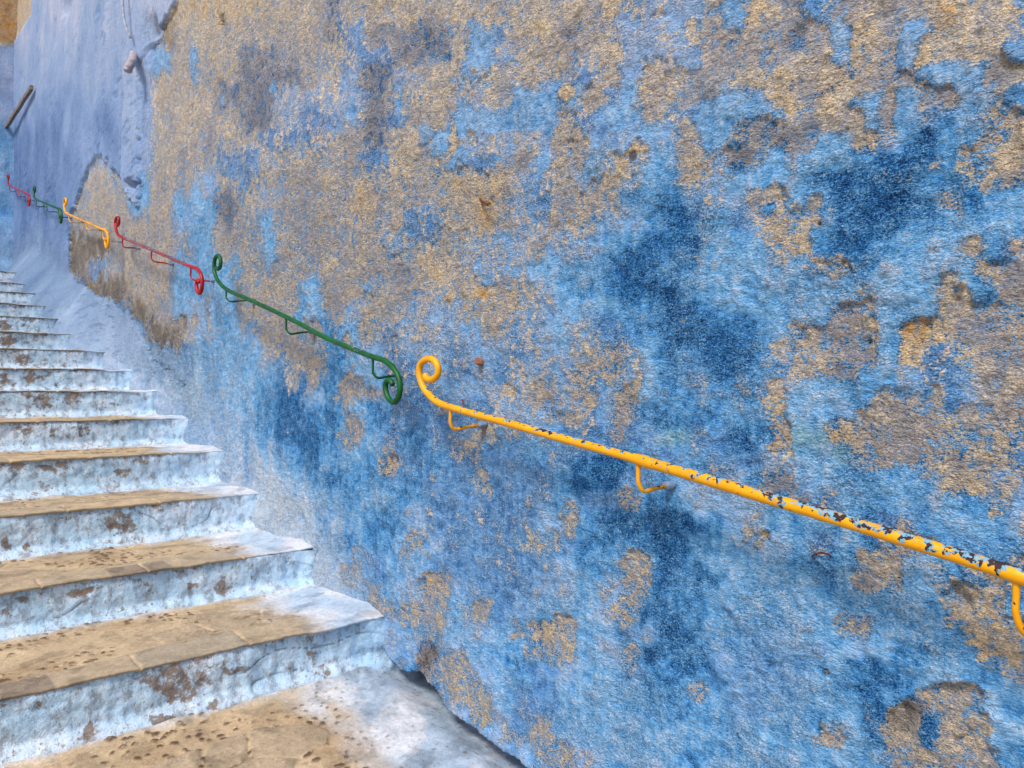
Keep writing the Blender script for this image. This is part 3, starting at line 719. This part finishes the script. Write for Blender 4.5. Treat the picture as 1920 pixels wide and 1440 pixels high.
DR = 1.40
def rp(pts, D=DR): return [at(x, y, D) for x, y in pts]
Y_UP = [(797,703),(801,710),(812,711),(820,703),(821,688),(813,675),(799,674),(788,684),(786,700),(792,722),(804,740),(822,755),(850,765)]
Y_LINE = [(940,790),(1050,821),(1195,861),(1400,922),(1600,982),(1800,1044),(1905,1078),(1960,1096),(2150,1160)]
G_UP = [(405,502),(409,504),(412.5,498),(412.5,485),(407,479),(402,487),(401,502),(403,515),(411,530),(424,542)]
G_MID = [(465.5,561),(513,583),(562,607),(602,629),(653,651)]
G_LO = [(695.5,668),(722,677),(738,691),(747,707),(750,724),(748,742),(741,753),(733,752),(725.5,740),(722.5,724),(725.5,714.5),(732,714),(736,721)]
ncanU = np.array(rp(Y_UP)); canL = np.array(rp(G_LO))
canU = ncanU - ncanU[-1]; canL = canL - canL[0]
def rot(P, a):
    c, s = math.cos(a), math.sin(a); Q = P.copy(); Q[:, 1] = c * P[:, 1] - s * P[:, 2]; Q[:, 2] = s * P[:, 1] + c * P[:, 2]; return Q
aU = math.atan2(*(np.array(at(940, 790, DR)) - at(850, 765, DR))[[2, 1]]) # direction of yellow going down-left
M_plug = mat_simple('rail_fixing_mortar', C('#5f86b4'), C('#8d97a6'), 80, .95, .004)
def plug(E, r, parent):
    V = [];  nseg = 14; rings = [(1.35, .022), (1.2, .004), (.9, -.002), (.5, -.004)]
    for q, (k, dx) in enumerate(rings):
        for a in np.linspace(0, 2 * np.pi, nseg, endpoint=False):
            w = 1 + .35 * float(gn(np.array([a * 1.1 + E[1] * 9]), np.array([E[2] * 7 + .3 * q]), 71)[0])
            V.append((E[0] + dx - .004, E[1] + math.cos(a) * r * k * w * 1.2, E[2] + math.sin(a) * r * k * w))
    V.append((E[0] - .009, E[1], E[2])); Q = []
    for q in range(3):
        for i in range(nseg):
            a0 = q * nseg + i; a1 = q * nseg + (i + 1) % nseg
            Q += [(a0, a1, a1 + nseg), (a0, a1 + nseg, a0 + nseg)]
    c = len(V) - 1
    Q += [(3 * nseg + i, 3 * nseg + (i + 1) % nseg, c) for i in range(nseg)]
    return mesh_np('mortar_plug', V, Q, M_plug, parent)
def handrail(label, path, rad, mat, brackets, wear=None, brk_r=.0052, rust_end=.0):
    p0 = path[len(path) // 2]
    root = empty('handrail', (0, float(p0[1]), float(p0[2])))
    tag(root, label, 'handrail', 'short scroll ended handrails fixed along the wall')
    tube('rail', path, rad, mat, root, wear=wear)
    for b in brackets:
        (x0, y0), (x1, y1), (x2, y2), (x3, y3) = b
        A = at(x0, y0 - 1.5, DR); B = at(x1, y1, DR); Cc = at(x2, y2, DR + .012); E = at(x3, y3, 1.50)
        E2 = E + (E - Cc) * .35; A[1] = A[1]; 
        pts = smooth_path([A, A * .5 + B * .5, B, Cc, Cc * .5 + E * .5, E, E2], 7)
        n = len(pts); rr = sst(.55, .95, np.linspace(0, 1, n)) * .9
        br = tube('bracket', pts, brk_r, mat, root, rust=rr * rust_end, seg=12)
        wd = A.copy(); # small weld collar where the bracket meets the rail
        k = np.array([wd + np.array([0, 0, .004]), wd + np.array([0, 0, -.001]), wd + np.array([0, 0, -.008])])
        tube('weld', k, np.array([brk_r * 1.5, brk_r * 1.6, brk_r * 1.15]), mat, br_parent(br), seg=12)
        plug(E, brk_r * 1.6, br_parent(br))
    return root
class Sub:
    def __init__(s, e, loc): s.e = e; s.location = loc
def br_parent(o):
    return Sub(o, o.parent.location)

# near yellow
line = np.array(rp(Y_LINE)); up = smooth_path(rp(Y_UP) + rp(Y_LINE)[:1], 8)
mid = smooth_path(np.vstack([up[-1], line[1:]]), 40)
yp = np.vstack([up[:-1], mid])
yl = mid[-1]; tail = canL - canL[0]
tail = rot(tail, .10); lo = smooth_path(np.vstack([mid[-4], yl + tail[1:]]), 8)[3:]
yp = np.vstack([yp[:-1], lo])
pxx, _ = proj(yp[:, 0], yp[:, 1], yp[:, 2])
yr = .0113 + .0016 * sst(1180, 1200, pxx) + .0016 * np.exp(-((pxx - 1212) / 22) ** 2) + .001 * np.exp(-((pxx - 1905) / 20) ** 2)
yw = .47 - .45 * sst(860, 780, pxx) + .10 * sst(1080, 1150, pxx) + .12 * sst(1220, 1260, pxx) - .25 * np.exp(-((pxx - 1205) / 30) ** 2) - .3 * sst(1950, 2000, pxx) + .35 * np.exp(-((pxx - 1872) / 18) ** 2)
handrail('chipped yellow handrail nearest the camera, running out of the right edge', yp, yr, M_yel,
         [[(844.6,766),(844.8,794),(851,804),(900,797)], [(1196,866),(1197.5,906),(1206,920),(1250,911)], [(1904,1082),(1903,1150),(1918,1185),(1985,1180)]], yw, .0056, 1.)
# near green
gu = smooth_path(rp(G_UP + G_MID[:1]), 8); gm = smooth_path(np.vstack([gu[-1], rp(G_MID[1:]), rp(G_LO)]), 10)
gp = np.vstack([gu[:-1], gm]); pxx, _ = proj(gp[:, 0], gp[:, 1], gp[:, 2])
handrail('green handrail between the near yellow one and the bigger red one', gp, .0102, M_grn,
         [[(423,542),(424,558),(431,565),(466,563)], [(536.5,598),(536.5,617),(544,625.5),(580,622)], [(699,672),(699.5,699),(707,708),(746,704)]],
         .45 + .35 * np.exp(-((pxx - 668) / 20) ** 2) + .1 * np.exp(-((pxx - 560) / 40) ** 2), .0046)
# the four further ones share the scroll shapes
def far_rail(label, u, l, mat, brackets, wfun, r=.0105, lean=.0):
    A = at(*u, DR); B = at(*l, DR); sl = math.atan2(-(B - A)[2], -(B - A)[1]); base = math.atan2(-(at(940, 790, DR) - at(850, 765, DR))[2], -(at(940, 790, DR) - at(850, 765, DR))[1])
    bl = math.atan2(-(at(695.5, 668, DR) - at(602, 629, DR))[2], -(at(695.5, 668, DR) - at(602, 629, DR))[1])
    U = A + rot(canU, sl - base) * .95; Lo = B + rot(canL, sl - bl)
    P = smooth_path(np.vstack([U, [A * .66 + B * .34, A * .33 + B * .67], Lo]), 8)
    t = (P[:, 1] - A[1]) / (B[1] - A[1])
    return handrail(label, P, r, mat, brackets, wfun(t), .005)
far_rail('red handrail with worn grey top, larger and nearer of the two red ones', (226, 443.5), (357, 499.5), M_red,
         [[(228.6,446),(228.8,458),(233,463.3),(256,465)], [(283.5,469),(283,484),(288,489.7),(318,494.6)], [(357,500.8),(357,518),(363,525),(396,527)]],
         lambda t: .30 + .75 * sst(.02, .12, t) * (1 - sst(.93, 1.02, t)))
far_rail('yellow handrail halfway up the flight, between the bigger red and the far green one', (125.5, 400.5), (191, 429.5), M_yelf,
         [[(127.5,401),(128.5,412),(132,415.5),(152,415.5)], [(160.5,416),(161.5,427),(166.5,430.5),(186,430)], [(192,431),(193,446),(198,452),(221,452.5)]],
         lambda t: .5 + .3 * sst(0, .1, t) * (1 - sst(.7, .9, t)))
far_rail('green handrail far up the flight, smaller of the two green ones', (66, 373.2), (107, 390), M_grn,
         [[(66,374),(66.5,384),(70,387),(85,387)], [(85.5,383),(87,394),(91,396.5),(106,397)], [(108,391),(109,403),(113,406.5),(129,407.5)]],
         lambda t: .45 + 0 * t)
far_rail('red handrail farthest up the flight, smallest and leftmost of all', (16, 347), (49, 362.5), M_red,
         [[(15.5,348),(16.5,356),(19,358.5),(30,359)], [(32,355.5),(33,365),(36,367.5),(45,368)], [(50,363.5),(50.5,371),(53,374),(62,375)]],
         lambda t: .42 + .25 * sst(.02, .12, t) * (1 - sst(.85, .95, t)))

# ------------------------------------------------------------------ small things on the wall
def rod(name, pts, r, mat, label, cat, n=6, seg=10):
    p = smooth_path(pts, n); o = empty(name, tuple(p[0])); 
    m = tube(name, p, r, mat, o, seg=seg, lumps=.12)
    COL.objects.unlink(o); bpy.data.objects.remove(o); m.parent = None; m.location = tuple(p[0])
    return tag(m, label, cat)
rod('wire_stub', [at(1520,1043,1.53), at(1530,1038,1.505), at(1541,1036,1.49), at(1552,1039,1.492), at(1557,1045,1.51)], .0020, M_rust,
    'bent rusty wire stub poking out below the near yellow rail', 'wire')
rod('nail', [at(900,372,1.53), at(904,377,1.50), at(914,384,1.485)], .0035, M_rust, 'rusty nail sticking out high above the near scroll ends', 'nail')
rod('nail', [at(867,748,1.53), at(867,752,1.50), at(868,756,1.49)], .0022, M_rust, 'short rusty nail just above the near yellow rail', 'nail')
rod('cable', [at(227,-60,1.46), at(227,-5,1.45), at(229,28,1.445), at(234,50,1.45), at(242,68,1.47)], .010, M_cable,
    'pale grey cable hanging down the lavender plaster at the top', 'cable')
rod('pipe_stub', [at(248,100,1.50), at(246,112,1.43), at(240,122,1.40), at(237,131,1.39)], .030, M_clay, 'broken pipe stub at the edge of the lavender plaster', 'pipe')
def chip(px, py, w, h, mat, name, label, cat):
    c = at(px, py, 1.50); rng = np.random.RandomState(int(px))
    V = []; 
    for x in (.012, -.010):
        for a in np.linspace(0, 2 * np.pi, 7, endpoint=False):
            rr = .75 + .35 * rng.rand(); s_ = 1 if x > 0 else .8
            V.append((c[0] + x, c[1] + math.cos(a) * w * rr * s_, c[2] + math.sin(a) * h * rr * s_))
    V.append((c[0] - .013, c[1], c[2])); Q = []
    T_ = [(7 + i, 14, 7 + (i + 1) % 7) for i in range(7)] + [(i, 7 + i, (i + 1) % 7) for i in range(7)] + [((i + 1) % 7, 7 + i, 7 + (i + 1) % 7) for i in range(7)]
    return tag(mesh_np(name, V, T_, mat, None, smooth=False, origin=tuple(c)), label, cat)
M_terra = mat_simple('terracotta', C('#94604a'), C('#ad7860'), 60)
chip(896.5, 678, .011, .016, M_terra, 'brick_shard', 'small reddish brick shard set in the plaster above the yellow rail', 'brick shard')

# plank fixed along the far wall
def plank():
    A = at(57, 162, 1.455); B = at(6, 243, 1.41); d = B - A; L = np.linalg.norm(d); d /= L
    s = np.cross(d, [1, 0, 0]); s /= np.linalg.norm(s); o = np.array([1., 0, 0])
    V = []; n = 24
    for i in range(n + 1):
        t = i / n; w = .024 * (1 + .07 * math.sin(i * 1.7)); th = .018
        c = A + d * L * t + s * .004 * math.sin(i * .8)
        for (a, b) in ((-1, -1), (1, -1), (1, 1), (-1, 1)): V.append(c + s * w * a + o * th * b)
    Q = [(0, 1, 2, 3), (4 * n + 3, 4 * n + 2, 4 * n + 1, 4 * n)]
    for i in range(n):
        for j in range(4): Q.append((4 * i + j, 4 * i + 4 + j, 4 * i + 4 + (j + 1) % 4, 4 * i + (j + 1) % 4))
    tag(mesh_np('wooden_plank', V, Q, M_wood, None, smooth=False, origin=tuple(A)), 'weathered wooden plank slanting across the far lavender wall', 'plank')
plank()

# ------------------------------------------------------------------ camera and light
cam = bpy.data.cameras.new('camera'); co = bpy.data.objects.new('camera', cam); COL.objects.link(co)
co.location = (CX, 0, CZ); co.rotation_euler = (math.radians(90) + math.atan(10 / F), 0, -TH)
cam.sensor_width = 36; cam.lens = F / 1920 * 36; cam.clip_start = .05; cam.clip_end = 500
S.camera = co
SUN_EL, SUN_AZ = 51., 248.     # azimuth clockwise from +Y: light comes over the open side of the stairs
w = bpy.data.worlds.new('World'); S.world = w; w.use_nodes = True; nt = w.node_tree; nt.nodes.clear()
sky = nt.nodes.new('ShaderNodeTexSky'); sky.sky_type = 'NISHITA'; sky.sun_disc = False
sky.sun_elevation = math.radians(SUN_EL); sky.sun_rotation = math.radians(SUN_AZ); sky.air_density = 1.0; sky.dust_density = 2.5
bg = nt.nodes.new('ShaderNodeBackground'); bg.inputs[1].default_value = .08
ou = nt.nodes.new('ShaderNodeOutputWorld'); nt.links.new(sky.outputs[0], bg.inputs[0]); nt.links.new(bg.outputs[0], ou.inputs[0])
sl = bpy.data.lights.new('sun', 'SUN'); sl.energy = 1.5; sl.angle = math.radians(14); sl.color = (1, .95, .88)
so = bpy.data.objects.new('sun', sl); COL.objects.link(so); so.location = (-4, -3, 8)
az = math.radians(SUN_AZ); el = math.radians(SUN_EL)
from mathutils import Vector
so.rotation_euler = Vector((math.sin(az) * math.cos(el), math.cos(az) * math.cos(el), math.sin(el))).to_track_quat('Z', 'Y').to_euler()
S.view_settings.view_transform = 'Standard'; S.view_settings.look = 'None'; S.view_settings.exposure = 1.10; S.view_settings.gamma = 1
print('done', time.time() - T0)
